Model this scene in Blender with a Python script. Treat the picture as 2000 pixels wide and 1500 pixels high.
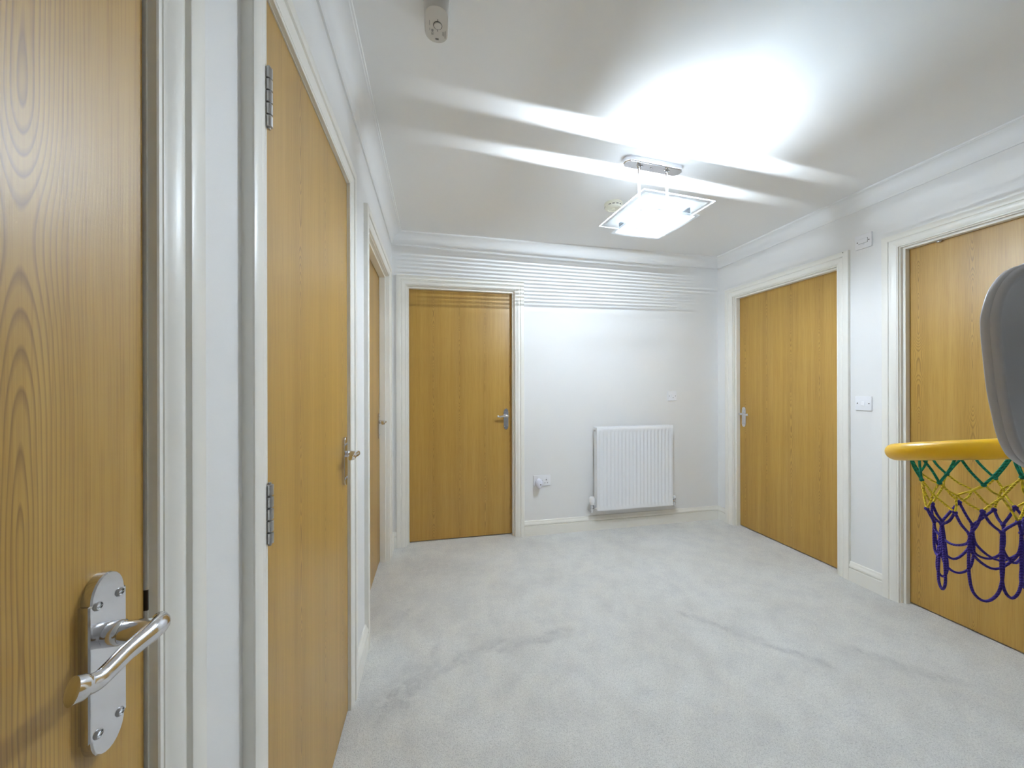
import bpy, bmesh, math, random
from mathutils import Vector, Matrix
S = bpy.context.scene
for o in list(bpy.data.objects): bpy.data.objects.remove(o)
COL = S.collection

# ------------------------------------------------------------------ camera
YAW, ROLL, CH, FPX = .2093, -.0024, 1.2205, 710.33
F = Vector((math.sin(YAW), math.cos(YAW), 0)); R = Vector((math.cos(YAW), -math.sin(YAW), 0)); U = Vector((0, 0, 1))
R2 = R*math.cos(ROLL)+U*math.sin(ROLL); U2 = U*math.cos(ROLL)-R*math.sin(ROLL)
cd = bpy.data.cameras.new('camera'); cam = bpy.data.objects.new('camera', cd); COL.objects.link(cam)
cd.sensor_fit = 'HORIZONTAL'; cd.sensor_width = 36; cd.lens = FPX*36/2000; cd.shift_y = 4.7/2000
cd.clip_start = .01
cam.matrix_world = Matrix(((R2.x, U2.x, -F.x, 0), (R2.y, U2.y, -F.y, 0), (R2.z, U2.z, -F.z, CH), (0, 0, 0, 1)))
S.camera = cam
# ------------------------------------------------------------------ world, exposure
w = bpy.data.worlds.new('world'); S.world = w; w.use_nodes = True
w.node_tree.nodes['Background'].inputs[0].default_value = (.5, .5, .52, 1)
w.node_tree.nodes['Background'].inputs[1].default_value = .3
S.view_settings.view_transform = 'Standard'; S.view_settings.look = 'None'
S.view_settings.gamma = 1; S.view_settings.use_curve_mapping = False
S.view_settings.exposure = 1.88
LAMP_W = 38.0            # watts radiated by the linear bulb in the ceiling light
LAMP_C = (.765, .885, 1.0)
try:
    S.cycles.max_bounces = 10; S.cycles.diffuse_bounces = 7; S.cycles.glossy_bounces = 3; S.cycles.transparent_max_bounces = 24
    S.cycles.transmission_bounces = 12; S.cycles.sample_clamp_indirect = 6
except Exception: pass

# ------------------------------------------------------------------ materials
class NT:
    def __init__(s, name):
        s.m = bpy.data.materials.new(name); s.m.use_nodes = True; s.t = s.m.node_tree
        s.b = s.t.nodes['Principled BSDF']; s.out = s.t.nodes['Material Output']
    def n(s, typ, **k):
        x = s.t.nodes.new(typ)
        for a, v in k.items(): setattr(x, a, v)
        return x
    def l(s, a, b): s.t.links.new(a, b)
    def put(s, sock, v):
        if isinstance(v, (int, float, tuple, list)): sock.default_value = v
        else: s.l(v, sock)
    def math(s, op, a, b=0.0, c=None, clamp=False):
        x = s.n('ShaderNodeMath', operation=op, use_clamp=clamp); s.put(x.inputs[0], a); s.put(x.inputs[1], b)
        if c is not None: s.put(x.inputs[2], c)
        return x.outputs[0]
    def vec(s, op, a, b=(0, 0, 0)):
        x = s.n('ShaderNodeVectorMath', operation=op); s.put(x.inputs[0], a); s.put(x.inputs[1], b)
        return x.outputs[1] if op in ('DOT_PRODUCT', 'LENGTH', 'DISTANCE') else x.outputs[0]
    def noise(s, v, scale, detail=2, rough=.5, dist=0):
        x = s.n('ShaderNodeTexNoise'); s.put(x.inputs['Vector'], v); x.inputs['Scale'].default_value = scale
        x.inputs['Detail'].default_value = detail; x.inputs['Roughness'].default_value = rough
        x.inputs['Distortion'].default_value = dist
        return x.outputs[0]
    def ramp(s, f, stops):
        x = s.n('ShaderNodeValToRGB'); s.put(x.inputs[0], f); e = x.color_ramp.elements
        while len(e) < len(stops): e.new(.5)
        for i, (p, c) in enumerate(stops): e[i].position = p; e[i].color = c if len(c) == 4 else (*c, 1)
        return x.outputs[0]
    def mix(s, f, a, b, mode='MIX'):
        x = s.n('ShaderNodeMix', data_type='RGBA', blend_type=mode); s.put(x.inputs[0], f)
        for i, v in ((6, a), (7, b)):
            s.put(x.inputs[i], (*v, 1) if isinstance(v, tuple) and len(v) == 3 else v)
        return x.outputs[2]
    def bump(s, h, strength=.3, dist=.001):
        x = s.n('ShaderNodeBump'); x.inputs['Strength'].default_value = strength; x.inputs['Distance'].default_value = dist
        s.put(x.inputs['Height'], h); s.l(x.outputs[0], s.b.inputs['Normal'])
    def coord(s, k='Object'): return s.n('ShaderNodeTexCoord').outputs[k]
    def set(s, **k):
        for a, v in k.items():
            i = s.b.inputs[a.replace('_', ' ')]
            s.put(i, (*v, 1) if isinstance(v, tuple) and len(v) == 3 else v)
        return s

M = {}
def simple(name, col, rough=.5, metal=0, var=0, vscale=20, bump=0, bscale=300, **k):
    t = NT(name); c = t.coord()
    if var:
        f = t.noise(c, vscale, 3)
        t.set(Base_Color=t.mix(f, tuple(x*(1-var) for x in col), tuple(min(1, x*(1+var)) for x in col)))
    else: t.set(Base_Color=col)
    t.set(Roughness=rough, Metallic=metal, **k)
    if bump: t.bump(t.noise(c, bscale, 2), bump, .0006)
    M[name] = t.m; return t

simple('wall_paint', (.84, .835, .825), .62, var=.012, vscale=3, bump=.25, bscale=260)
simple('ceiling_paint', (.87, .87, .865), .7, var=.01, vscale=2, bump=.2, bscale=220)
simple('white_gloss', (.88, .86, .80), .34, var=.015, vscale=9, bump=.06, bscale=40)
simple('chrome', (.74, .74, .77), .13, 1, var=.04, vscale=60)
simple('hinge_metal', (.55, .55, .56), .28, 1)
simple('dark_metal', (.085, .065, .05), .4, .6)
simple('white_plastic', (.88, .88, .90), .3)
simple('cream_plastic', (.88, .87, .74), .4)
simple('alarm_plastic', (.60, .575, .53), .42)
simple('radiator_enamel', (.87, .88, .90), .3)
simple('black_slot', (.02, .02, .022), .5)
simple('grey_print', (.22, .21, .2), .6)
simple('toy_grey', (.50, .50, .53), .38, var=.03, vscale=8, bump=.12, bscale=500)
simple('toy_yellow', (.98, .58, .015), .32, var=.02, vscale=10)
simple('toy_black', (.03, .03, .035), .45)
simple('freshener_plastic', (.80, .81, .92), .25)

def cord_mat(name, col):
    t = NT(name); c = t.coord()
    x = t.n('ShaderNodeTexWave', bands_direction='DIAGONAL'); t.l(c, x.inputs[0]); x.inputs['Scale'].default_value = 130
    x.inputs['Distortion'].default_value = 2
    t.set(Base_Color=t.mix(x.outputs[1], tuple(v*.62 for v in col), tuple(min(1, v*1.25) for v in col)), Roughness=.7)
    t.bump(x.outputs[1], .6, .0012); M[name] = t.m
cord_mat('cord_green', (.0, .30, .20)); cord_mat('cord_yellow', (.95, .67, .03)); cord_mat('cord_purple', (.055, .03, .36))

def wood():
    t = NT('oak_veneer'); c = t.coord()
    rnd = t.n('ShaderNodeObjectInfo').outputs['Random']
    sx = t.n('ShaderNodeSeparateXYZ'); t.l(c, sx.inputs[0]); x, z = sx.outputs[0], sx.outputs[2]
    off = t.math('MULTIPLY', rnd, 37.0)
    zz = t.math('ADD', z, off)
    W = .205                                   # one veneer leaf
    xs = t.math('ADD', x, t.math('MULTIPLY', rnd, .12))
    leaf = t.math('FLOOR', t.math('DIVIDE', xs, W))
    p = t.math('SUBTRACT', t.math('MULTIPLY', t.math('FRACT', t.math('DIVIDE', xs, W)), W), W/2)
    cv = t.n('ShaderNodeCombineXYZ'); t.put(cv.inputs[0], t.math('MULTIPLY', leaf, 5.3)); t.put(cv.inputs[1], off)
    t.put(cv.inputs[2], t.math('MULTIPLY', zz, 2.5))
    n1 = t.noise(cv.outputs[0], 1.0, 2, .45)
    depth = t.math('MULTIPLY', t.math('SUBTRACT', n1, .5), .20)
    cw = t.n('ShaderNodeCombineXYZ'); t.put(cw.inputs[0], t.math('MULTIPLY', xs, 9.0)); t.put(cw.inputs[1], off); t.put(cw.inputs[2], t.math('MULTIPLY', zz, 2.2))
    wob = t.math('MULTIPLY', t.math('SUBTRACT', t.noise(cw.outputs[0], 1.0, 3, .5), .5), .014)
    pw = t.math('ADD', p, wob)
    r = t.math('SQRT', t.math('ADD', t.math('MULTIPLY', pw, t.math('MULTIPLY', pw, 3.2)), t.math('MULTIPLY', depth, depth)))
    ring = t.math('FRACT', t.math('MULTIPLY', r, 150.0))
    line = t.ramp(ring, [(0, (0, 0, 0)), (.5, (.08, .08, .08)), (.84, (1, 1, 1)), (1, (0, 0, 0))])
    cen = t.math('SUBTRACT', 1.0, t.math('MULTIPLY', t.math('ABSOLUTE', p), 15.0), clamp=True)   # flames run in the middle of a leaf
    cf = t.n('ShaderNodeCombineXYZ'); t.put(cf.inputs[0], t.math('MULTIPLY', xs, 420.0)); t.put(cf.inputs[1], off); t.put(cf.inputs[2], t.math('MULTIPLY', zz, 6.0))
    fine = t.noise(cf.outputs[0], 1.0, 3, .6)
    cb = t.n('ShaderNodeCombineXYZ'); t.put(cb.inputs[0], t.math('MULTIPLY', xs, 34.0)); t.put(cb.inputs[1], off); t.put(cb.inputs[2], t.math('MULTIPLY', zz, .8))
    broad = t.noise(cb.outputs[0], 1.0, 2, .5)
    base = t.ramp(broad, [(.25, (.445, .255, .042)), (.5, (.485, .284, .052)), (.78, (.525, .318, .070))])
    fl = t.math('MULTIPLY', t.math('MULTIPLY', line, t.math('ADD', t.math('MULTIPLY', cen, .85), .05)), .80)
    c1 = t.mix(fl, base, (.21, .098, .016))
    fr = t.ramp(fine, [(.34, (.83, .77, .66)), (.52, (1, 1, 1)), (.7, (1.0, 1.0, 1.0))])
    c2 = t.mix(.8, c1, fr, 'MULTIPLY')
    t.set(Base_Color=c2, Roughness=.42, Specular_IOR_Level=.5, Coat_Weight=.45, Coat_Roughness=.34)
    t.bump(t.math('ADD', fine, t.math('MULTIPLY', line, -.3)), .16, .0006)
    M['oak'] = t.m
wood()

def carpet():
    t = NT('carpet'); c = t.coord()
    warp = t.vec('SCALE', (0, 0, 0))
    nz = t.n('ShaderNodeTexNoise'); t.l(c, nz.inputs['Vector']); nz.inputs['Scale'].default_value = 5.5; nz.inputs['Detail'].default_value = 5
    sc = t.n('ShaderNodeVectorMath', operation='SCALE'); t.l(t.vec('SUBTRACT', nz.outputs['Color'], (.5, .5, .5)), sc.inputs[0]); sc.inputs['Scale'].default_value = .20
    q = t.vec('MULTIPLY', t.vec('ADD', c, sc.outputs[0]), (1, 1, 0))
    tot = None
    # scuffed, trodden marks: (x0, y0, x1, y1, half width, strength)
    for x0, y0, x1, y1, hw, st in [(-.185, 1.46, -.08, 1.60, .05, 1), (-.03, 1.55, .10, 1.63, .022, .8), (.10, 1.62, .30, 1.73, .028, .8),
                                   (.33, 1.66, .64, 1.72, .030, .9), (-.21, 1.99, -.17, 2.05, .04, .7), (1.33, 1.70, 1.68, 1.27, .024, .85),
                                   (1.88, 1.29, 2.1, 1.08, .03, .7), (-.06, 2.50, .2, 2.45, .10, .45), (-.24, 2.25, .05, 2.1, .12, .4),
                                   (.02, 1.75, .0, 1.64, .02, .6)]:
        dx, dy = x1-x0, y1-y0; L2 = dx*dx+dy*dy
        v = t.vec('SUBTRACT', q, (x0, y0, 0))
        h = t.math('DIVIDE', t.vec('DOT_PRODUCT', v, (dx, dy, 0)), L2, clamp=True)
        s2 = t.n('ShaderNodeVectorMath', operation='SCALE'); s2.inputs[0].default_value = (dx, dy, 0); t.l(h, s2.inputs['Scale'])
        d = t.vec('LENGTH', t.vec('SUBTRACT', v, s2.outputs[0]))
        mr = t.n('ShaderNodeMapRange', interpolation_type='SMOOTHSTEP'); t.l(d, mr.inputs[0])
        for i, val in ((1, hw*.1), (2, hw*2.1), (3, st), (4, 0)): mr.inputs[i].default_value = val
        tot = mr.outputs[0] if tot is None else t.math('MAXIMUM', tot, mr.outputs[0])
    n5 = t.noise(c, 26, 4, .7); n1 = t.noise(c, 2.2, 5, .6); n2 = t.noise(c, 9, 5, .65); n3 = t.noise(c, 240, 3, .8); n4 = t.noise(c, 95, 3, .6)
    base = t.ramp(n1, [(.3, (.79, .775, .74)), (.5, (.855, .85, .82)), (.72, (.88, .88, .865))])
    b2 = t.mix(.55, base, t.ramp(n2, [(.3, (.80, .80, .83)), (.58, (1, 1, 1))]), 'MULTIPLY')
    b3 = t.mix(t.math('MULTIPLY', tot, t.math('MULTIPLY', t.math('ADD', n4, .15), t.math('MULTIPLY', t.ramp(n5, [(.36, (.2, .2, .2)), (.62, (1, 1, 1))]), t.ramp(n2, [(.35, (.25, .25, .25)), (.62, (.95, .95, .95))])))), b2, (.36, .355, .38))
    b4 = t.mix(.85, b3, t.ramp(n3, [(.3, (.54, .54, .54)), (.52, (1, 1, 1)), (.75, (1.0, 1.0, 1.0))]), 'MULTIPLY')
    b5 = t.mix(.6, b4, t.ramp(n4, [(.3, (.84, .84, .84)), (.6, (1, 1, 1))]), 'MULTIPLY')
    t.set(Base_Color=b5, Roughness=.95, Specular_IOR_Level=.1)
    try: t.set(Sheen_Weight=.15)
    except Exception: pass
    t.bump(t.math('ADD', n3, t.math('MULTIPLY', n4, .8)), .75, .004)
    M['carpet'] = t.m
carpet()

def glassy(name, transp, transl, gloss, col=(1, 1, 1)):
    """frosted / clear lamp glass: part of the light goes straight through, part is scattered"""
    t = NT(name); t.t.nodes.remove(t.b)
    a = t.n('ShaderNodeBsdfTransparent'); a.inputs[0].default_value = (*col, 1)
    b = t.n('ShaderNodeBsdfTranslucent'); b.inputs[0].default_value = (*col, 1)
    d = t.n('ShaderNodeBsdfDiffuse'); d.inputs[0].default_value = (*col, 1)
    g = t.n('ShaderNodeBsdfGlossy'); g.inputs[1].default_value = .08
    m0 = t.n('ShaderNodeMixShader'); m0.inputs[0].default_value = .35; t.l(b.outputs[0], m0.inputs[1]); t.l(d.outputs[0], m0.inputs[2])
    m1 = t.n('ShaderNodeMixShader'); m1.inputs[0].default_value = transl/(transp+transl); t.l(a.outputs[0], m1.inputs[1]); t.l(m0.outputs[0], m1.inputs[2])
    m2 = t.n('ShaderNodeMixShader'); m2.inputs[0].default_value = gloss; t.l(m1.outputs[0], m2.inputs[1]); t.l(g.outputs[0], m2.inputs[2])
    t.l(m2.outputs[0], t.out.inputs[0]); M[name] = t.m
glassy('glass_frosted', .73, .27, .02, (.995, .995, 1))
glassy('glass_dimming', .97, .002, .03, (.86, .865, .87))  # tint for the added panes that dim the sideways lamp light
glassy('glass_upper', .78, .22, .04, (.82, .83, .84))
glassy('glass_rim', .40, .60, .05, (.97, .985, 1))
glassy('glass_clear', .95, .012, .06, (.94, .955, .965))
glassy('glass_edge', .93, .03, .03, (.97, .99, 1))
glassy('glass_strip', .90, .004, .05, (.48, .49, .50))
glassy('glass_glow_grade', .80, .05, 0, (.95, .97, .98))  # for unseen layers added to soften the ceiling glow
glassy('bulb_glass', .92, .08, .05)

# ------------------------------------------------------------------ mesh helpers
class MB:
    def __init__(s): s.v = []; s.f = []; s.mi = []
    def add(s, vs, fs, mi=0):
        b = len(s.v); s.v += [tuple(v) for v in vs]; s.f += [tuple(b+i for i in f) for f in fs]; s.mi += [mi]*len(fs); return s
    def box(s, x0, x1, y0, y1, z0, z1, mi=0):
        vs = [(x, y, z) for x in (x0, x1) for y in (y0, y1) for z in (z0, z1)]
        return s.add(vs, [(0, 1, 3, 2), (4, 6, 7, 5), (0, 4, 5, 1), (2, 3, 7, 6), (0, 2, 6, 4), (1, 5, 7, 3)], mi)
    def loft(s, loops, closed=True, caps=True, mi=0):
        """quads between successive loops of equal length"""
        n = len(loops[0]); vs = [p for l in loops for p in l]; fs = []
        for i in range(len(loops)-1):
            for j in range(n if closed else n-1):
                k = (j+1) % n; fs.append((i*n+j, i*n+k, (i+1)*n+k, (i+1)*n+j))
        if caps: fs.append(tuple(range(n))[::-1]); fs.append(tuple((len(loops)-1)*n+j for j in range(n)))
        return s.add(vs, fs, mi)
    def tube(s, pts, r, sides=8, closed=False, mi=0, sq=(1, 1), up=None):
        P = [Vector(p) for p in pts]; n = len(P); rs = r if isinstance(r, (list, tuple)) else [r]*n
        T = []
        for i in range(n):
            a = P[(i-1) % n] if (closed or i > 0) else P[i]; b = P[(i+1) % n] if (closed or i < n-1) else P[i]
            d = (b-a); T.append(d.normalized() if d.length > 1e-9 else Vector((0, 0, 1)))
        nrm = Vector(up) if up else (Vector((0, 0, 1)) if abs(T[0].z) < .9 else Vector((1, 0, 0)))
        loops = []
        for i in range(n):
            nrm = (nrm-T[i]*nrm.dot(T[i])).normalized(); bn = T[i].cross(nrm)
            loops.append([tuple(P[i]+(nrm*math.cos(a)*sq[0]+bn*math.sin(a)*sq[1])*rs[i]) for a in [2*math.pi*k/sides for k in range(sides)]])
        if closed: loops.append(loops[0]); return s.loft(loops, caps=False, mi=mi)
        return s.loft(loops, mi=mi)
    def lathe(s, prof, origin=(0, 0, 0), axis='z', seg=24, mi=0):
        """prof: (radius, height) list; revolved about axis through origin"""
        loops = []
        for r, h in prof:
            l = []
            for k in range(seg):
                a = 2*math.pi*k/seg; x, y = r*math.cos(a), r*math.sin(a)
                p = {'z': (x, y, h), 'y': (x, h, y), 'x': (h, x, y)}[axis]
                l.append(tuple(p[i]+origin[i] for i in range(3)))
            loops.append(l)
        return s.loft(loops, mi=mi)
    def obj(s, name, mats, parent=None, smooth=False, bevel=0, seg=2, loc=None, rotz=0, autosmooth=35):
        me = bpy.data.meshes.new(name); me.from_pydata(s.v, [], s.f)
        mats = mats if isinstance(mats, (list, tuple)) else [mats]
        for m in mats: me.materials.append(M[m])
        me.polygons.foreach_set('material_index', s.mi)
        bm = bmesh.new(); bm.from_mesh(me); bmesh.ops.remove_doubles(bm, verts=bm.verts, dist=1e-6)
        bmesh.ops.recalc_face_normals(bm, faces=bm.faces)
        if bevel: bmesh.ops.bevel(bm, geom=[e for e in bm.edges if len(e.link_faces) == 2 and e.calc_face_angle(0) > .6], offset=bevel, segments=seg, affect='EDGES', profile=.5)
        if smooth:
            for f in bm.faces: f.smooth = True
            for e in bm.edges:
                e.smooth = not (len(e.link_faces) == 2 and e.calc_face_angle(0) > math.radians(autosmooth))
        bm.to_mesh(me); bm.free()
        o = bpy.data.objects.new(name, me); COL.objects.link(o)
        if parent: o.parent = parent
        if loc is not None: o.location = loc
        if rotz: o.rotation_euler.z = rotz
        return o
def tag(o, label=None, cat=None, kind=None, group=None):
    if label: o['label'] = label
    if cat: o['category'] = cat
    if kind: o['kind'] = kind
    if group: o['group'] = group
    return o
def empty(name, loc=(0, 0, 0), rotz=0, parent=None):
    o = bpy.data.objects.new(name, None); COL.objects.link(o); o.location = loc; o.rotation_euler.z = rotz
    o.empty_display_size = .05
    if parent: o.parent = parent
    return o
def cat_rom(P, k=6, closed=False):
    P = [Vector(p) for p in P]; n = len(P); out = []
    for i in range(n if closed else n-1):
        if closed: a, b, c, d = P[i-1], P[i], P[(i+1) % n], P[(i+2) % n]
        else: a, b, c, d = P[max(i-1, 0)], P[i], P[i+1], P[min(i+2, n-1)]
        for j in range(k):
            t = j/k
            out.append(.5*((2*b)+(c-a)*t+(2*a-5*b+4*c-d)*t*t+(3*b-a-3*c+d)*t**3))
    if not closed: out.append(P[-1])
    return out

# ------------------------------------------------------------------ room: wall frames (local x along wall, y into the wall, z up)
XL, XR, YB, YF, ZC = -.32, 2.554, 2.886, -3.0, 2.38
WALL = {'left': ((XL, 0, 0), math.pi/2), 'right': ((XR, 0, 0), -math.pi/2), 'back': ((0, YB, 0), 0), 'front': ((0, YF, 0), math.pi)}
# doors: wall, lining faces lx0..lx1, recess of the leaf, latch side, lining head height
DOORS = [
 ('left', -.337, .4905, 0, 'hi'), ('left', .7736, 1.466, 0, 'hi'), ('left', 1.866, 2.672, .058, 'hi'),
 ('back', -.207, .633, .058, 'hi'), ('right', -2.705, -1.870, .057, 'lo'), ('right', -1.541, -.705, .050, 'hi')]
SPAN = {'left': (YF, YB), 'right': (-YB, -YF), 'back': (XL, XR), 'front': (-XR, -XL)}
T = .12
LIN = .028
def wall(side):
    a, b = SPAN[side]; m = MB(); loc, rz = WALL[side]
    holes = sorted((d[1]-LIN, d[2]+LIN) for d in DOORS if d[0] == side)
    e = T if side in ('back', 'front') else 0
    x = a-e
    for h0, h1 in holes:
        m.box(x, h0, 0, T, 0, ZC+.1); m.box(h0, h1, 0, T, 2.022, ZC+.1); x = h1
    m.box(x, b+e, 0, T, 0, ZC+.1)
    return m.obj('wall_'+side, 'wall_paint', loc=loc, rotz=rz)
for s, lab in (('left', 'off-white painted wall with three oak doors beside the camera'), ('right', 'off-white painted wall with two doors and switches behind the toy hoop'),
               ('back', 'off-white painted end wall with the radiator'), ('front', 'off-white painted wall behind the camera')):
    tag(wall(s), lab, 'wall', 'structure')
m = MB(); m.box(XL-T-.9, XR+T+.9, YF-T, YB+T+.9, -.1, 0)
tag(m.obj('floor', 'carpet'), 'pale grey fitted carpet with scuffed traffic marks', 'floor', 'structure')
m = MB(); m.box(XL, XR, YF, YB, ZC, ZC+.1)
tag(m.obj('ceiling', 'ceiling_paint'), 'white plaster ceiling around the glass light', 'ceiling', 'structure')

# ------------------------------------------------------------------ cornice (coving)
prof = [(0, 2.2957), (.007, 2.2957), (.0085, 2.301)]
for k in range(9):
    a = math.radians(90*k/8); prof.append((.0105+.0605*(1-math.cos(a)), 2.304+.066*math.sin(a)))
prof += [(.0735, 2.3725), (.0790, 2.3725), (.0805, 2.38), (0, 2.38)]
def sweep_in(side, prof, name, mat, label, cat, smooth=True):
    a, b = SPAN[side]; loc, rz = WALL[side]
    m = MB(); m.loft([[(a+n, -n, z) for n, z in prof], [(b-n, -n, z) for n, z in prof]])
    return tag(m.obj(name, mat, loc=loc, rotz=rz, smooth=smooth, autosmooth=28), label, cat, 'structure')
for i, s in enumerate(('left', 'back', 'right', 'front')):
    sweep_in(s, prof, 'trim_%d' % (7+i), 'white_gloss' if 0 else 'ceiling_paint', {'left': 'white plaster coving along the wall with three doors', 'back': 'white plaster coving above the radiator wall',
             'right': 'white plaster coving above the switches wall', 'front': 'white plaster coving behind the camera'}[s], 'coving')

# ------------------------------------------------------------------ architraves
AP = [(0, 0), (0, .0085), (.0015, .010), (.0065, .010), (.008, .0085), (.0085, .0105)]
for k in range(7):
    a = k/6; AP.append((.0095+.024*a, .0105+.0055*math.sin(a*math.pi/2)))
AP += [(.0365, .0155), (.0385, .0135), (.0405, .0140), (.0425, .0192), (.0445, .020), (.0690, .020), (.0715, .0190), (.073, .0165), (.073, 0)]
def architrave(i, d, label):
    side, x0, x1, rec, latch = d; q = .005 if rec else .0022
    a, b, zt = x0-q, x1+q, (1.998 if rec else 1.9875); loc, rz = WALL[side]
    e = empty('trim_%d' % i, loc, rz); tag(e, label, 'door frame', 'structure')
    L0 = [(a-u, -n, 0) for u, n in AP]; L1 = [(a-u, -n, zt+u) for u, n in AP]
    R0 = [(b+u, -n, 0) for u, n in AP]; R1 = [(b+u, -n, zt+u) for u, n in AP]
    MB().loft([L0, L1]).obj('side_architrave', 'white_gloss', e, smooth=True, autosmooth=25)
    MB().loft([R0, R1]).obj('side_architrave', 'white_gloss', e, smooth=True, autosmooth=25)
    MB().loft([L1, R1]).obj('head_architrave', 'white_gloss', e, smooth=True, autosmooth=25)
    return e
ALAB = ['white moulded frame of the nearest oak door beside the camera', 'white moulded frame of the hinged cupboard door', 'white moulded frame of the narrow-looking door in the far corner',
        'white moulded frame of the door left of the radiator', 'white moulded frame of the door right of the radiator', 'white moulded frame of the door behind the toy hoop']
for i, d in enumerate(DOORS):
    e_ = architrave(i+1, d, ALAB[i])
    if i == 4: MB().lathe([(.003, 0), (.003, -.0004), (.0004, -.0005)], (-1.8206, -.020, 2.0640), 'y', 10).obj('nail_hole', 'black_slot', e_)

# ------------------------------------------------------------------ doors
def handle(door, cx, face, dirn):
    """plate centre cx, face = local y of leaf front, dirn = +1/-1 direction of the lever along local x"""
    zc = .953; m = MB()
    def outline(w, h, y):
        pts = []; hw = w/2; sh = h/2-.024
        for sgn in (1, -1):
            arc = []
            for k in range(13):
                a = math.pi*k/12; arc.append(((hw-.0022)*math.cos(a), sh+.0012+.0228*math.sin(a)))
            seq = [(hw, sh-.001), (hw, sh+.0006)]+arc+[(-hw, sh+.0006), (-hw, sh-.001)]
            pts += [(x*sgn, z*sgn) for x, z in seq]
        return [(cx+x, y, zc+z) for x, z in pts]
    m.loft([outline(.041, .1735, face), outline(.041, .1735, face-.0075), outline(.0392, .1717, face-.0090)])
    pl = m.obj('handle', 'chrome', door, smooth=True, autosmooth=30)
    for sx in (-1, 1):
        for sz in (-1, 1):
            s = MB(); o = (cx+sx*.0122, face-.009, zc+sz*.0605)
            s.lathe([(.0005, .001), (.0044, .0005), (.0044, -.0006), (.0036, -.0018), (.0030, -.0019), (.0030, -.0009), (.0004, -.0009)], o, 'y', 14)
            s.box(o[0]-.0029, o[0]+.0029, o[1]-.0021, o[1]-.0008, o[2]-.0004, o[2]+.0004)
            s.obj('screw', ['hinge_metal'], pl, smooth=True)
    # lever: collar, neck, scroll arm
    sp = (cx-dirn*0.0, zc+.026)
    m = MB()
    m.lathe([(.0105, -.008), (.0115, -.010), (.0115, -.019), (.0098, -.0205), (.0102, -.022), (.0102, -.036), (.0096, -.044), (.0085, -.048)], (sp[0], face, sp[1]), 'y', 22)
    arm = [(-.015, -.001, -.0405), (-.008, .0, -.0465), (.004, .001, -.0485), (.018, .0005, -.0475), (.034, -.0005, -.0460), (.050, -.0035, -.0450), (.059, -.0045, -.0445), (.066, -.0030, -.0425), (.0725, -.0010, -.0405), (.0765, .0005, -.0385)]
    pts = cat_rom([(sp[0]+dirn*a, face+y, sp[1]+z) for a, z, y in arm], 5)
    n = len(pts); rad = []
    for i in range(n):
        t = i/(n-1); r = .0098 if t < .25 else .0098-.0020*math.sin((t-.25)/.75*math.pi)
        if t > .82: r += .0012
        if i in (0, n-1): r *= .5
        elif i in (1, n-2): r *= .84
        rad.append(r)
    m.tube(pts, rad, 16, sq=(1.0, .82), up=(0, 0, 1))
    m.obj('lever', 'chrome', pl, smooth=True, autosmooth=50)
def make_door(i, d, label, hinges=False):
    side, x0, x1, rec, latch = d; loc, rz = WALL[side]; g = .0025
    y0 = rec if rec else .0015; zt = 1.990 if rec else 1.9825
    # leaf with its own origin at the bottom corner so that the veneer follows the leaf
    m = MB(); W = x1-x0-2*g; m.box(0, W, 0, .044, .008, zt)
    c, s_ = math.cos(rz), math.sin(rz); ox, oy = x0+g, y0
    o = m.obj('door_%d' % i, 'oak', loc=(loc[0]+c*ox-s_*oy, loc[1]+s_*ox+c*oy, 0), rotz=rz, bevel=.0012, seg=1)
    tag(o, label, 'door', 'structure')
    f = lambda x: x-ox; fy = lambda y: y-oy
    zl = zt+.003
    for a, b in ((x0-LIN, x0), (x1, x1+LIN)):
        MB().box(f(a), f(b), fy(0), fy(T), 0, zl+LIN).obj('side_lining', 'white_gloss', o)
    MB().box(f(x0), f(x1), fy(0), fy(T), zl, zl+LIN).obj('head_lining', 'white_gloss', o)
    sy0, sy1 = (.017, rec-.0015) if rec else (.049, .085)
    for a, b in ((x0, x0+.012), (x1-.012, x1)):
        MB().box(f(a), f(b), fy(sy0), fy(sy1), 0, zl).obj('door_stop', 'white_gloss', o, bevel=.001, seg=1)
    MB().box(f(x0+.012), f(x1-.012), fy(sy0), fy(sy1), zl-.012, zl).obj('door_stop', 'white_gloss', o, bevel=.001, seg=1)
    back = .052
    if latch == 'hi': handle(o, W-.0575 if i != 5 else W-back, 0, -1)
    else: handle(o, back, 0, 1)
    if hinges:
        for z0 in (1.712, .923, .16):
            h = MB(); x, y = f(x0)-.0030, fy(-.0135); hh = .114
            for k in range(5):
                a, b = z0+hh*k/5+.0008, z0+hh*(k+1)/5-.0008
                h.lathe([(.0045, a), (.0065, a+.001), (.0065, b-.001), (.0045, b)], (x, y, 0), 'z', 12)
            h.lathe([(.003, z0-.003), (.003, z0+hh+.003)], (x, y, 0), 'z', 8)
            h.box(x, x+.024, -.0016, .0008, z0, z0+hh)
            h.obj('hinge', 'hinge_metal', o, smooth=True)
    if i == 1:
        MB().box(f(x1)-.0006, f(x1)+.0012, fy(-.0004), fy(.018), .967, .990).obj('strike_plate', 'dark_metal', o)
    if i == 6:
        m = MB(); m.lathe([(.003, .0), (.008, -.002), (.0105, -.008), (.010, -.013), (.005, -.016)], (f(-1.402), fy(.040), 1.985), 'z', 14)
        tag(m.obj('roller_catch', 'chrome', o, smooth=True), 'small chrome catch at the top of the frame')
    return o
DLAB = ['light oak door nearest the camera with large chrome lever handle', 'light oak cupboard door with chrome hinges facing the hall', 'narrow-looking recessed oak door in the far corner',
        'golden oak door in the end wall left of the radiator', 'golden oak door right of the radiator wall corner', 'oak door behind the toy basketball hoop']
for i, d in enumerate(DOORS): make_door(i+1, d, DLAB[i], i == 1)

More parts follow.
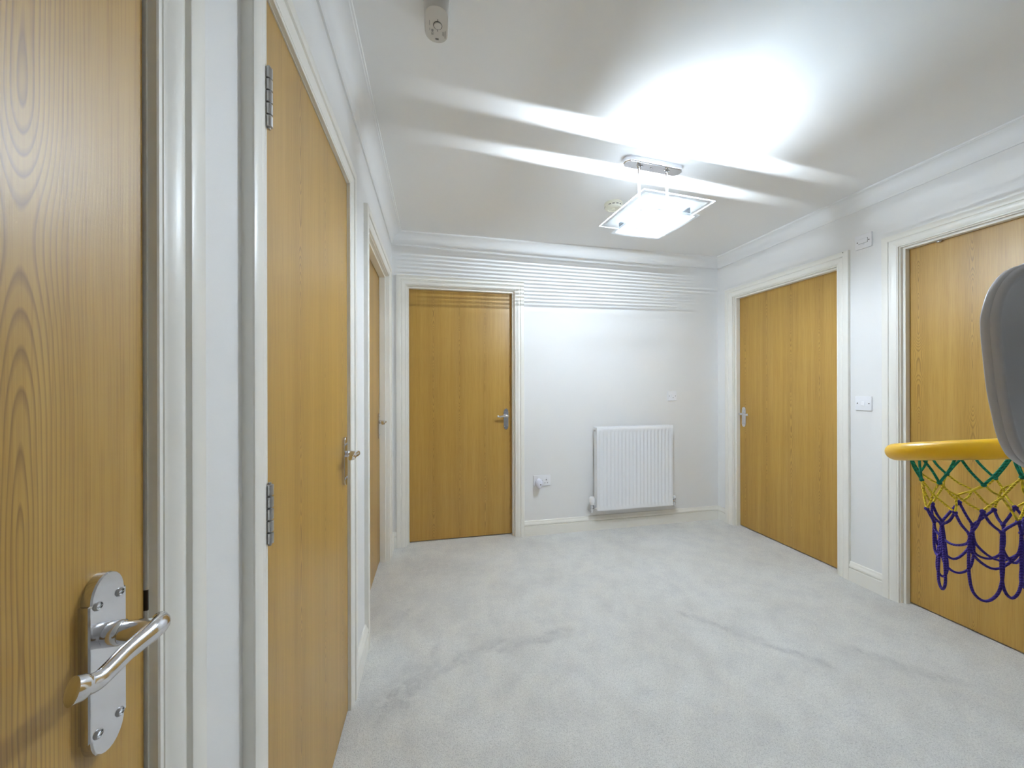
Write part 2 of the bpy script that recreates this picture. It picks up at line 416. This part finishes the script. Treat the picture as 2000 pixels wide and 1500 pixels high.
# ------------------------------------------------------------------ skirting boards
SP = [(0, 0), (.018, 0), (.018, .0765), (.0165, .079), (.0105, .0795), (.0105, .0835), (.0165, .085), (.0178, .089), (.0172, .095), (.0145, .101), (.011, .106), (.0095, .110), (.008, .117), (.005, .120), (0, .120)]
def skirt(side, segs, label):
    loc, rz = WALL[side]; m = MB()
    for a, b, ma, mb in segs:
        m.loft([[(a+(n if ma else 0), -n, z) for n, z in SP], [(b-(n if mb else 0), -n, z) for n, z in SP]])
    return tag(m.obj('baseboard_'+side, 'white_gloss', loc=loc, rotz=rz, smooth=True, autosmooth=25), label, 'baseboard', 'structure')
def gaps(side):
    a, b = SPAN[side]; out = []; x = a; first = True
    for d in sorted([d for d in DOORS if d[0] == side], key=lambda d: d[1]):
        q = (.005 if d[3] else .0022)+.073
        out.append((x, d[1]-q, first, False)); x = d[2]+q; first = False
    out.append((x, b, first, True)); return [g for g in out if g[1]-g[0] > .004]
skirt('left', gaps('left'), 'white moulded skirting between the doors beside the camera'); skirt('back', gaps('back'), 'white moulded skirting below the radiator')
skirt('right', gaps('right'), 'white moulded skirting below the light switch'); skirt('front', gaps('front'), 'white moulded skirting behind the camera')

# ------------------------------------------------------------------ ceiling light
LC = (1.113, 1.698, 0); LR = math.radians(4.2)
def lamp():
    e = empty('ceiling_light', (LC[0], LC[1], ZC), LR)
    tag(e, 'glowing square glass ceiling light on two rods with chrome ceiling plate', 'ceiling light')
    Z = lambda z: z-ZC
    # chrome canopy with cut corners
    def oct_(hx, hy, c, z): return [(hx-c, -hy, z), (hx, -hy+c, z), (hx, hy-c, z), (hx-c, hy, z), (-hx+c, hy, z), (-hx, hy-c, z), (-hx, -hy+c, z), (-hx+c, -hy, z)]
    can = MB().loft([oct_(.172, .032, .02, 0), oct_(.172, .032, .02, -.024), oct_(.168, .028, .018, -.0285)]).obj('canopy', 'chrome', e, bevel=.0012)
    for x in (-.082, -.058, 0, .082, .106):
        s = MB().lathe([(.006, 0), (.006, -.003), (.004, -.005), (.001, -.0055)], (x-.012, -.004 if x else 0, -.0282), 'z', 12)
        s.obj('screw', 'chrome', can, smooth=True)
    for x in (-.085, .085):
        r = MB().lathe([(.0095, -.0285), (.0095, -.036), (.0075, -.038), (.0075, Z(2.165)), (.009, Z(2.163)), (.009, Z(2.155)), (.0065, Z(2.153)), (.0065, Z(2.145)), (.0095, Z(2.143)), (.0095, Z(2.118))], (x, 0, 0), 'z', 16)
        r.obj('rod', 'chrome', e, smooth=True)
    # unseen mask added over the bulb: slots throw ceiling bands, an opening the glow
    t = MB(); H = .122; za, zb = Z(2.1165), Z(2.1185)
    us = [-H, -.104, -.016, .042, .104, H]
    va = [-.117+.0072*k for k in range(10)]                              # steps that grade the ceiling glow
    vs = [-H]+va+[-.0225, -.0108, .0075, .0185, H]
    vt = MB(); nv = len(va)
    for i in range(len(us)-1):
        for j in range(len(vs)-1):
            if j in (nv+1, nv+3) and 0 < i < len(us)-2: continue         # the two long slots
            if i == 2 and 0 < j <= nv:                                   # glow opening: added panes thin out towards the slot
                for k in range(nv-j):
                    z = za+.0002*k; vt.add([(us[2], vs[j], z), (us[3], vs[j], z), (us[3], vs[j+1], z), (us[2], vs[j+1], z)], [(0, 1, 2, 3)])
                continue
            t.box(us[i], us[i+1], vs[j], vs[j+1], za, zb)
    t.obj('light_mask', 'white_plastic', e)
    vt.obj('glow_grading', 'glass_glow_grade', e)  # stacked panes added only to fade the glow's edge
    def plate(name, hx, z, th, bord, mid, hole=0):
        p = MB(); h2 = hx-bord; cs = [-hx, -hx+.003, -h2]+([-hole, hole] if hole else [])+[h2, hx-.003, hx]; n = len(cs)
        zone = lambda c: 2 if abs(c) > hx-.003 else (1 if abs(c) > h2 else (0 if not hole or abs(c) > hole else 9))
        for zz in (Z(z)-th/2, Z(z)+th/2):
            for i in range(n-1):
                for j in range(n-1):
                    a, b = zone((cs[i]+cs[i+1])/2), zone((cs[j]+cs[j+1])/2)
                    if a == 9 and b == 9: continue
                    mi = 2 if 2 in (a, b) else (1 if 1 in (a, b) else 0)
                    p.add([(cs[i], cs[j], zz), (cs[i+1], cs[j], zz), (cs[i+1], cs[j+1], zz), (cs[i], cs[j+1], zz)], [(0, 1, 2, 3)], mi)
        for h, mi in ((hx, 2),)+(((hole, 0),) if hole else ()):
            q = [(-h, -h), (h, -h), (h, h), (-h, h)]
            for k in range(4):
                (x0, y0), (x1, y1) = q[k], q[(k+1) % 4]
                p.add([(x0, y0, Z(z)-th/2), (x1, y1, Z(z)-th/2), (x1, y1, Z(z)+th/2), (x0, y0, Z(z)+th/2)], [(0, 1, 2, 3)], mi)
        o = p.obj(name, [mid, 'glass_clear', 'glass_rim' if hole else 'glass_edge'], e); return o
    tag(plate('upper_glass', .2, 2.1125, .006, .022, 'glass_upper', .118), 'wide square glass plate with frosted middle')
    lo = plate('lower_glass', .152, 2.060, .006, .014, 'glass_frosted')
    tag(lo, 'small square frosted glass plate')
    for x in (-.06, .055):
        MB().lathe([(.007, 0), (.007, -.002), (.004, -.0045), (.001, -.005)], (x, .055 if x < 0 else .068, Z(2.057)), 'z', 14).obj('glass_screw', 'chrome', lo, smooth=True)
    # ribbed glass sides
    for k in range(4):
        s = MB(); n = 15; z0, z1 = Z(2.0635), Z(2.1090); pt = (z1-z0)/n
        for i in range(n):
            a = z0+pt*i
            s.box(-.123, .123, -.1240, -.1215, a+.0002, a+pt*.58)
        o = s.obj('ribbed_side', 'glass_strip', e, rotz=k*math.pi/2)
        MB().add([(-.121, -.1205, z0), (.121, -.1205, z0), (.121, -.1205, z1), (-.121, -.1205, z1)], [(0, 1, 2, 3)]).obj('dimming_pane', 'glass_dimming', o)  # pane added behind the ribs to cut direct light on the walls
    for sx in (-1, 1):
        for sy in (-1, 1):
            MB().box(sx*.121, sx*.1255, sy*.121, sy*.1255, Z(2.063), Z(2.1095)).obj('corner_post', 'glass_clear', e)
    # bulbs and their light
    MB().box(-.1, .1, -.006, .006, Z(2.1115), Z(2.1160)).obj('lamp_bar', 'chrome', e)
    for x in (-.078, .078):
        MB().box(x-.005, x+.005, -.006, .006, Z(2.079), Z(2.1115)).obj('lamp_holder', 'white_plastic', e)
    fl = NT('filament'); fl.t.nodes.remove(fl.b); em = fl.n('ShaderNodeEmission'); em.inputs[0].default_value = (*LAMP_C, 1)
    fr_, fl_ = .0005, .104
    zig = [(-fl_/2+fl_*k/36, .0019*(1 if k % 2 else -1), Z(2.085)) for k in range(37)]
    em.inputs[1].default_value = LAMP_W/(math.pi*2*math.pi*fr_*36*math.hypot(fl_/36, .0038)); fl.l(em.outputs[0], fl.out.inputs[0]); M['filament'] = fl.m
    b = MB().tube([(-.073, 0, Z(2.085)), (-.066, 0, Z(2.085)), (.066, 0, Z(2.085)), (.073, 0, Z(2.085))], [.002, .0045, .0045, .002], 14).obj('bulb', 'bulb_glass', e, smooth=True)
    tag(b, 'thin linear glass bulb')
    MB().tube(zig, fr_, 5).obj('filament', 'filament', b)
lamp()

# ------------------------------------------------------------------ smoke detector
m = MB().lathe([(.056, 0), (.056, -.010), (.053, -.012), (.054, -.014), (.053, -.026), (.046, -.033), (.034, -.037), (.033, -.034), (.012, -.035), (.011, -.040), (.001, -.0405)], (0, 0, 0), 'z', 48)
o = m.obj('smoke_detector', 'cream_plastic', loc=(1.112, 2.125, ZC), smooth=True, autosmooth=25)
tag(o, 'round cream smoke detector on the ceiling behind the glass light', 'smoke detector')
for k in range(14):
    if k % 5 == 4: continue
    a = 2*math.pi*k/14
    s = MB(); s.box(-.0075, .0075, .0505, .0542, -.0245, -.0205)
    s.obj('vent_slot', 'black_slot', o, rotz=a)

# ------------------------------------------------------------------ CO alarm
def stad(hw, hl, z, n=14):
    pts = []
    for k in range(n+1): a = math.pi*k/n; pts.append((hw*math.cos(a), hl-hw*.86+hw*.86*math.sin(a), z))
    for k in range(n+1): a = math.pi*k/n; pts.append((-hw*math.cos(a), -hl+hw*.86-hw*.86*math.sin(a), z))
    return pts
m = MB().loft([stad(.0385, .067, 0), stad(.0385, .067, -.006), stad(.0385, .066, -.007), stad(.0375, .0635, -.030), stad(.0362, .0612, -.046), stad(.0335, .0585, -.050)])
al = m.obj('alarm_unit', 'alarm_plastic', loc=(.0085, 1.140, ZC), smooth=True, autosmooth=40)
tag(al, 'oblong off-white alarm on the ceiling above the cupboard door', 'alarm')
def al_part(name, mb, mat, **k): return mb.obj(name, mat, al, **k)
al_part('test_button', MB().lathe([(.0115, -.0495), (.0115, -.0515), (.0105, -.0525), (.001, -.053)], (.003, .0, 0), 'z', 28), 'alarm_plastic', smooth=True)
rg = MB(); rg.tube([(.003+.0128*math.cos(2*math.pi*k/28), .0128*math.sin(2*math.pi*k/28), -.0502) for k in range(28)], .0007, 6, closed=True)
al_part('button_groove', rg, 'black_slot')
al_part('button_mark', MB().box(.0022, .0038, .0135, .0195, -.0506, -.0498), 'black_slot'); al_part('button_mark', MB().box(.0022, .0038, -.0195, -.0135, -.0506, -.0498), 'black_slot')
tx = MB(); rnd = random.Random(3)
for x0, y0, y1, wd in ((.0262, .014, .038, .0018), (.0222, .018, .032, .0010), (.0202, .017, .031, .0009), (.0182, .018, .030, .0009), (-.0215, -.012, .003, .0012), (-.0215, .012, .020, .0012)):
    y = y0
    while y < y1:
        l = rnd.uniform(.0012, .003); tx.box(x0-wd/2, x0+wd/2, y, min(y+l, y1), -.0504, -.0498); y += l+.0006
tx.box(-.004, .006, .047, .0475, -.0504, -.0498)
for k in range(4): tx.box(-.004+k*.0001, .006, .0420+k*.0014, .0429+k*.0014, -.0504, -.0498)
tx.lathe([(.0035, -.0498), (.0035, -.0503), (.001, -.0504)], (-.013, .018, 0), 'z', 10)
al_part('small_print', tx, 'grey_print')['kind'] = 'stuff'
def text_obj(name, body, size, mat, parent, loc, rot):
    cu = bpy.data.curves.new(name, 'FONT'); cu.body = body; cu.size = size; cu.extrude = .0002; cu.align_x = 'CENTER'; cu.align_y = 'CENTER'
    ob = bpy.data.objects.new(name, cu); COL.objects.link(ob)
    dg = bpy.context.evaluated_depsgraph_get(); me = bpy.data.meshes.new_from_object(ob.evaluated_get(dg))
    bpy.data.objects.remove(ob); me.materials.clear(); me.materials.append(M[mat])
    o = bpy.data.objects.new(name, me); COL.objects.link(o); o.parent = parent; o.location = loc; o.rotation_euler = rot
    return o
text_obj('ce_mark', 'CE', .009, 'grey_print', al, (-.0135, .028, -.0503), (math.pi, 0, math.pi/2))

# ------------------------------------------------------------------ radiator
def radiator():
    e = empty('radiator', (1.310, YB, 0)); tag(e, 'white ribbed panel radiator with valves on the end wall', 'radiator')
    W, z0, z1, yf = .706, .186, .882, -.096
    m = MB(); n = 20; prof = []
    p = (W-.03)/n
    xs = []
    for i in range(n):
        a = .015+i*p
        xs += [(a, 0), (a+p*.10, 0), (a+p*.28, .0075), (a+p*.72, .0075), (a+p*.90, 0)]
    xs.append((W-.015, 0))
    xs = [(0, .0), (.004, -.001)]+[(x, d) for x, d in xs]+[(W-.004, -.001), (W, 0)]
    zl = [(z0, .010, 0), (z0+.003, 0, 0), (z0+.030, 0, 0), (z0+.046, 0, 1), (z1-.050, 0, 1), (z1-.034, 0, 0), (z1-.004, 0, 0), (z1, .006, 0)]
    loops = [[(x, yf+off+d*k, z) for x, d in xs] for z, off, k in zl]
    m.loft(loops, closed=False, caps=False)
    # rear sheet closes the panel
    m.box(.006, W-.006, yf+.010, yf+.0125, z0+.004, z1-.004)
    fr = m.obj('front_panel', 'radiator_enamel', e, smooth=True, autosmooth=60)
    m = MB()
    for x in (.0, W-.0022):
        m = MB(); m.box(x, x+.0022, yf+.004, -.036, z0+.014, z1-.006); m.obj('side_cover', 'radiator_enamel', e, bevel=.0006, seg=1)
    # top grille
    m = MB(); m.box(.0, W, yf+.003, yf+.006, z1-.006, z1-.001); m.box(0, W, -.040, -.036, z1-.012, z1-.001)
    k = 0
    while .01+k*.0185 < W-.01: m.box(.008+k*.0185, .018+k*.0185, yf+.004, -.037, z1-.005, z1-.0035); k += 1
    m.obj('top_grille', 'radiator_enamel', e)
    m = MB(); k = 0
    fins = []
    while .03+k*.012 < W-.03: m.box(.03+k*.012, .031+k*.012, yf+.013, -.040, z0+.06, z1-.05); k += 1
    o = m.obj('convector_fins', 'radiator_enamel', e); o['kind'] = 'stuff'
    for x in (.10, W-.10): MB().box(x-.015, x+.015, -.036, -.001, z0+.05, z1-.12).obj('wall_bracket', 'radiator_enamel', e)
    # bleed plug at the top corner
    MB().lathe([(.009, -.004), (.009, -.010), (.005, -.013), (.001, -.013)], (0, yf+.030, z1-.030), 'x', 12).obj('bleed_plug', 'chrome', e, smooth=True)
    # valves
    def valve(x, sgn, trv):
        y = yf+.030; z = z0+.030; m = MB()
        m.lathe([(.010, 0), (.010, sgn*.012), (.0135, sgn*.013), (.0135, sgn*.022), (.009, sgn*.023), (.009, sgn*.034)], (x, y, z), 'x', 16)
        m.lathe([(.0115, -.030), (.0115, -.020), (.0135, -.019), (.0135, -.010), (.010, -.008), (.010, .014), (.0125, .016), (.0125, .024), (.008, .026)], (x+sgn*.034, y, z), 'z', 16)
        m.tube(cat_rom([(x+sgn*.034, y, z-.028), (x+sgn*.034, y, z-.038), (x+sgn*.034, y+.012, z-.048), (x+sgn*.034, y+.03, z-.050), (x+sgn*.034, -.002, z-.050)], 4), .0075, 12)
        v = m.obj('valve', 'chrome', e, smooth=True, autosmooth=40)
        h = MB()
        if trv:
            h.lathe([(.014, .022), (.016, .026), (.0165, .034), (.0215, .040), (.0225, .062), (.021, .078), (.017, .084), (.004, .086)], (x+sgn*.034, y, z), 'z', 24)
            hd = h.obj('valve_head', 'white_plastic', v, smooth=True, autosmooth=40)
            for k in range(16):
                a = 2*math.pi*k/16; g = MB(); g.box(.0218, .0232, -.0012, .0012, .044, .074)
                r = g.obj('grip_rib', 'white_plastic', hd, rotz=a); r.location = (x+sgn*.034, y, z)
        else:
            h.lathe([(.010, .024), (.0105, .026), (.0105, .040), (.008, .044), (.002, .045)], (x+sgn*.034, y, z), 'z', 18)
            h.obj('valve_cap', 'white_plastic', v, smooth=True)
    valve(0, -1, True); valve(W, 1, False)
radiator()

# ------------------------------------------------------------------ electrical plates
def wall_plate(name, side, lx, z, w, h, label, cat, th=.0095):
    loc, rz = WALL[side]; c, s = math.cos(rz), math.sin(rz)
    m = MB(); m.box(-w/2, w/2, -th, 0, -h/2, h/2)
    o = m.obj(name, 'white_plastic', loc=(loc[0]+c*lx, loc[1]+s*lx, z), rotz=rz, bevel=.0022, seg=3, smooth=True)
    return tag(o, label, cat)
def screws(o, xs, th=.0095):
    for x in xs:
        m = MB(); m.lathe([(.0032, 0), (.0032, -.0004), (.0005, -.0005)], (x, -th, 0), 'y', 12); m.obj('screw', 'dark_metal', o, smooth=True)
# double socket
so = wall_plate('wall_socket', 'back', .862, .445, .146, .088, 'white double power socket low beside the end-wall door', 'socket')
for cx in (-.036, .036):
    MB().box(cx+.004-.0065, cx+.004+.0065, -.0125, -.009, .016, .034).obj('rocker_switch', 'white_plastic', so, bevel=.001)
    g = MB(); g.box(cx-.0028, cx+.0028, -.0099, -.008, .000, .011); g.box(cx-.0145, cx-.0075, -.0099, -.008, -.0235, -.0185); g.box(cx+.0075, cx+.0145, -.0099, -.008, -.0235, -.0185)
    g.obj('pin_holes', 'black_slot', so)
screws(so, (0.0,))
# plug-in freshener
m = MB(); loops = []
for y, sx, sz in ((0, .016, .018), (-.014, .018, .020), (-.018, .024, .034), (-.030, .029, .044), (-.044, .029, .046), (-.055, .024, .040), (-.061, .014, .026), (-.0635, .004, .008)):
    loops.append([(sx*math.cos(2*math.pi*k/24), y, sz*math.sin(2*math.pi*k/24)*(1.0 if math.sin(2*math.pi*k/24) < 0 else .82)-.004) for k in range(24)])
m.loft(loops)
fr = m.obj('plug_in_freshener', 'freshener_plastic', loc=(.8255, YB-.0097, .441), smooth=True, autosmooth=60)
tag(fr, 'rounded white plug-in air freshener in the double socket', 'air freshener')
MB().lathe([(.006, -.0600), (.006, -.0640), (.003, -.0655), (.0005, -.0657)], (.006, 0, -.012), 'y', 14).obj('button', 'grey_print', fr, smooth=True)
# fused spur above radiator
sp = wall_plate('fused_switch', 'back', 2.074, 1.132, .086, .086, 'white square fused switch plate above the radiator', 'switch')
screws(sp, (-.0302, .0302))
MB().box(-.010, .010, -.0125, -.009, -.010, .014).obj('fuse_carrier', 'white_plastic', sp, bevel=.001)
MB().box(.002, .012, -.0105, -.009, -.0165, -.0135).obj('fuse_slot', 'grey_print', sp)
# light switch
ls = wall_plate('light_switch', 'right', -1.7175, 1.1125, .086, .086, 'white single light switch between the two right-hand doors', 'switch')
screws(ls, (-.0302, .0302))
m = MB(); m.add([(-.0095, -.009, -.0135), (.0095, -.009, -.0135), (.0095, -.009, .0135), (-.0095, -.009, .0135), (-.0095, -.0155, -.0135), (.0095, -.0155, -.0135), (.0095, -.0105, .0135), (-.0095, -.0105, .0135)],
      [(0, 1, 2, 3), (4, 5, 6, 7), (0, 1, 5, 4), (1, 2, 6, 5), (2, 3, 7, 6), (3, 0, 4, 7)])
m.obj('rocker', 'white_plastic', ls, bevel=.0008)
# fan isolator high up
fi = wall_plate('isolator_switch', 'right', -1.7160, 2.0960, .088, .086, 'white isolator plate high on the wall above the light switch', 'switch')
screws(fi, (-.0302, .0302))
m = MB(); m.box(-.0235, .0235, -.0135, -.009, -.011, .015); m.obj('rocker', 'white_plastic', fi, bevel=.0015)
m = MB(); m.box(-.0245, .0245, -.0101, -.009, -.012, .016); m.obj('recess', 'grey_print', fi)
m = MB(); m.box(-.006, .006, -.0125, -.009, -.0205, -.0135); m.obj('indicator', 'white_plastic', fi, bevel=.0008)

# ------------------------------------------------------------------ toy basketball hoop
def hoop():
    e = empty('basketball_hoop', (1.0, .245, 0)); ox, oy = 1.0, .245
    tag(e, 'grey plastic toy basketball backboard with yellow rim and coloured rope net', 'basketball hoop')
    w_ = lambda x, y, z: (x-ox, y-oy, z)
    # backboard outline (half, x measured from centre line towards -X), seen from behind
    half = [(0.0, 1.448), (-0.05, 1.444), (-0.1, 1.43), (-0.1441, 1.4023), (-0.1878, 1.3867), (-0.2196, 1.3588), (-0.2353, 1.325), (-0.2374, 1.3029), (-0.2334, 1.2664), (-0.2253, 1.215), (-0.215, 1.178), (-0.2046, 1.1481), (-0.1919, 1.1268), (-0.178, 1.1135), (-0.1452, 1.0969), (-0.09, 1.082), (-0.04, 1.074), (0.0, 1.072)]
    full = half+[(-x, z) for x, z in half[-2:0:-1]]
    full = [(p.x, p.z) for p in cat_rom([(x, 0, z) for x, z in full], 4, True)]
    n = len(full)
    def inset(d):
        out = []
        for i in range(n):
            a, b = full[i-1], full[(i+1) % n]; tx_, tz = b[0]-a[0], b[1]-a[1]; l = math.hypot(tx_, tz)
            out.append((full[i][0]-tz/l*d*SGN, full[i][1]+tx_/l*d*SGN))
        return out
    SGN = 1
    if abs(inset(.02)[n//4][0]) > abs(full[n//4][0]): SGN = -1
    yb = .370                                   # front plane of the board, away from the camera
    L = lambda d, y: [w_(1.0+x, y, z) for x, z in inset(d)]
    m = MB()
    m.loft([L(.004, yb+.0005), L(.0008, yb), L(0, yb-.0015), L(.0004, yb-.0085), L(.0014, yb-.0092), L(.0012, yb-.0100), L(.0022, yb-.0145), L(.0048, yb-.0172), L(.0085, yb-.0172), L(.012, yb-.015),
            L(.017, yb-.0100), L(.022, yb-.0070), L(.029, yb-.0055), L(.04, yb-.005)])
    bb = m.obj('backboard', 'toy_grey', e, smooth=True, autosmooth=60)
    # rim: thick yellow ring drooping away from the board
    pz = lambda x, y: 1.2205-.0169*x-.2132*y
    cx, cy, RR = .997, .489, .103
    ring = []
    for k in range(64):
        a = 2*math.pi*k/64; x, y = cx+RR*math.cos(a), cy+RR*math.sin(a); ring.append(w_(x, y, pz(x, y)))
    MB().tube(ring, .0172, 18, closed=True).obj('rim', 'toy_yellow', e, smooth=True, autosmooth=80)
    m = MB(); zz = pz(cx, .37)
    def sec(y, hw, h, zo): return [w_(cx+a*hw, y, pz(cx, y)+zo+b*h) for a, b in ((-1, -1), (1, -1), (1, 1), (-1, 1))]
    m.loft([sec(.371, .085, .024, -.002), sec(.388, .075, .021, 0), sec(.404, .05, .016, 0)])
    m.obj('bracket', 'toy_yellow', e, bevel=.004)
    # pole and weighted base (outside the picture)
    m = MB(); m.tube([w_(1.0, .272, .10), w_(1.0, .272, 1.33)], .024, 20); m.obj('pole', 'toy_black', e, smooth=True)
    m = MB(); m.box(-.05, .05, .02, .120, 1.20, 1.33); m.obj('pole_clamp', 'toy_grey', e, bevel=.006)
    def bs(hx, hy, z): return [(hx*math.copysign(abs(math.cos(a))**.6, math.cos(a)), .03+hy*math.copysign(abs(math.sin(a))**.6, math.sin(a)), z) for a in [2*math.pi*k/32 for k in range(32)]]
    m = MB(); m.loft([bs(.25, .22, 0), bs(.25, .22, .05), bs(.22, .19, .085), bs(.08, .08, .125), bs(.05, .05, .13)]); m.obj('base', 'toy_grey', e, smooth=True, autosmooth=50)
    # net ------------------------------------------------------------
    N = 9; rr = random.Random(11); ph = math.radians(26)
    view = math.atan2(cy, cx)
    def P(i, r, dz, jr=.0):
        a = view+math.pi+ph+2*math.pi*i/N
        x, y = cx+r*math.cos(a), cy+r*math.sin(a)
        return Vector((x, y, pz(cx, cy)+(pz(x, y)-pz(cx, cy))*(.9 if dz > -.06 else .45)+dz))
    loc = lambda v: Vector((v[0]-ox, v[1]-oy, v[2]))
    top = [P(i, .086, -.004) for i in range(N)]
    J = lambda v, s: v+Vector((rr.uniform(-s, s), rr.uniform(-s, s), rr.uniform(-s, s)))
    gk = [J(P(i+.5, .069, -.054), .007) for i in range(N)]               # green / yellow knots
    ym = [J(P(i, .062, -.082), .006) for i in range(N)]                  # yellow crossings
    yk = [J(P(i+.5, .056, -.113), .009) for i in range(N)]               # yellow / purple knots
    pm = [J(P(i, .054, -.146), .007) for i in range(N)]                  # purple crossings
    net = MB().tube([loc(P(i*N/48, .087, -.0135)) for i in range(48)], .0024, 8, closed=True).obj('net', 'cord_green', e, smooth=True)
    def knot(v, mt, r):
        MB().lathe([(.0005, -r), (r*.8, -r*.6), (r, 0), (r*.8, r*.6), (.0005, r)], tuple(loc(v)), 'z', 10).obj('knot', mt, net, smooth=True)
    for v in ym: knot(v, 'cord_yellow', .0028)
    for v in pm: knot(v, 'cord_purple', .0036)
    def cord(name, pts, mat, r=.0023, k=6):
        MB().tube(cat_rom([loc(p) for p in pts], k), r, 8).obj(name, mat, net, smooth=True, autosmooth=80)
    def sag(a, b, s, side=.0): return (a+b)/2+Vector((0, 0, -s))+Vector((rr.uniform(-1, 1), rr.uniform(-1, 1), 0))*side
    for i in range(N):
        j = (i-1) % N
        # green: doubled loop from a rim eye to the knots on either side
        cord('green_cord', [top[i]+Vector((0, 0, .006)), top[i], sag(top[i], gk[i], .003, .003), gk[i]], 'cord_green', .0021)
        cord('green_cord', [top[i]+Vector((0, 0, .006)), top[i]+Vector((.002, 0, 0)), sag(top[i], gk[j], .003, .003), gk[j]], 'cord_green', .0021)
        cord('yellow_cord', [gk[i], sag(gk[i], ym[i], .002, .002), ym[i], sag(ym[i], yk[j], .002, .002), yk[j]], 'cord_yellow', .00175)
        cord('yellow_cord', [gk[j], sag(gk[j], ym[i], .002, .002), ym[i], sag(ym[i], yk[i], .002, .002), yk[i]], 'cord_yellow', .00175)
        cord('purple_cord', [yk[i], sag(yk[i], pm[i], .003, .003), pm[i]], 'cord_purple', .0022)
        cord('purple_cord', [yk[j], sag(yk[j], pm[i], .003, .003), pm[i]], 'cord_purple', .0022)
        # long limp loops
        q = (i+1) % N if rr.random() < .62 else i
        a, b = pm[i], pm[q]; dl = rr.uniform(.095, .140) if q == i else rr.uniform(.060, .125)
        if q == i:
            d = Vector((rr.uniform(-1, 1), rr.uniform(-1, 1), 0)).normalized()*rr.uniform(.006, .011)
            cord('purple_cord', [a, a+d*.6+Vector((0, 0, -dl*.4)), a+d+Vector((0, 0, -dl*.85)), a+Vector((0, 0, -dl)), a-d+Vector((0, 0, -dl*.85)), a-d*.6+Vector((0, 0, -dl*.4)), a], 'cord_purple', .0022)
        else:
            o1 = (a-b)*.04
            cord('purple_cord', [a, a+o1+Vector((0, 0, -dl*.5)), a+o1*.6+(b-a)*.12+Vector((0, 0, -dl*.86)), (a+b)/2+Vector((0, 0, -dl)), b-o1*.6-(b-a)*.12+Vector((0, 0, -dl*.86)), b-o1+Vector((0, 0, -dl*.5)), b], 'cord_purple', .0022)
        if i % 2 == 0:                                                   # slack cross loops
            b2 = pm[(i+2) % N]; d2 = rr.uniform(.03, .075); mid = (a+b2)/2
            cord('purple_cord', [a, a*.85+mid*.15+Vector((0, 0, -d2*.6)), mid+Vector((0, 0, -d2)), b2*.85+mid*.15+Vector((0, 0, -d2*.6)), b2], 'cord_purple', .0022)
        knot(gk[i], 'cord_green', .0038); knot(yk[i], 'cord_purple', .0040)
hoop()
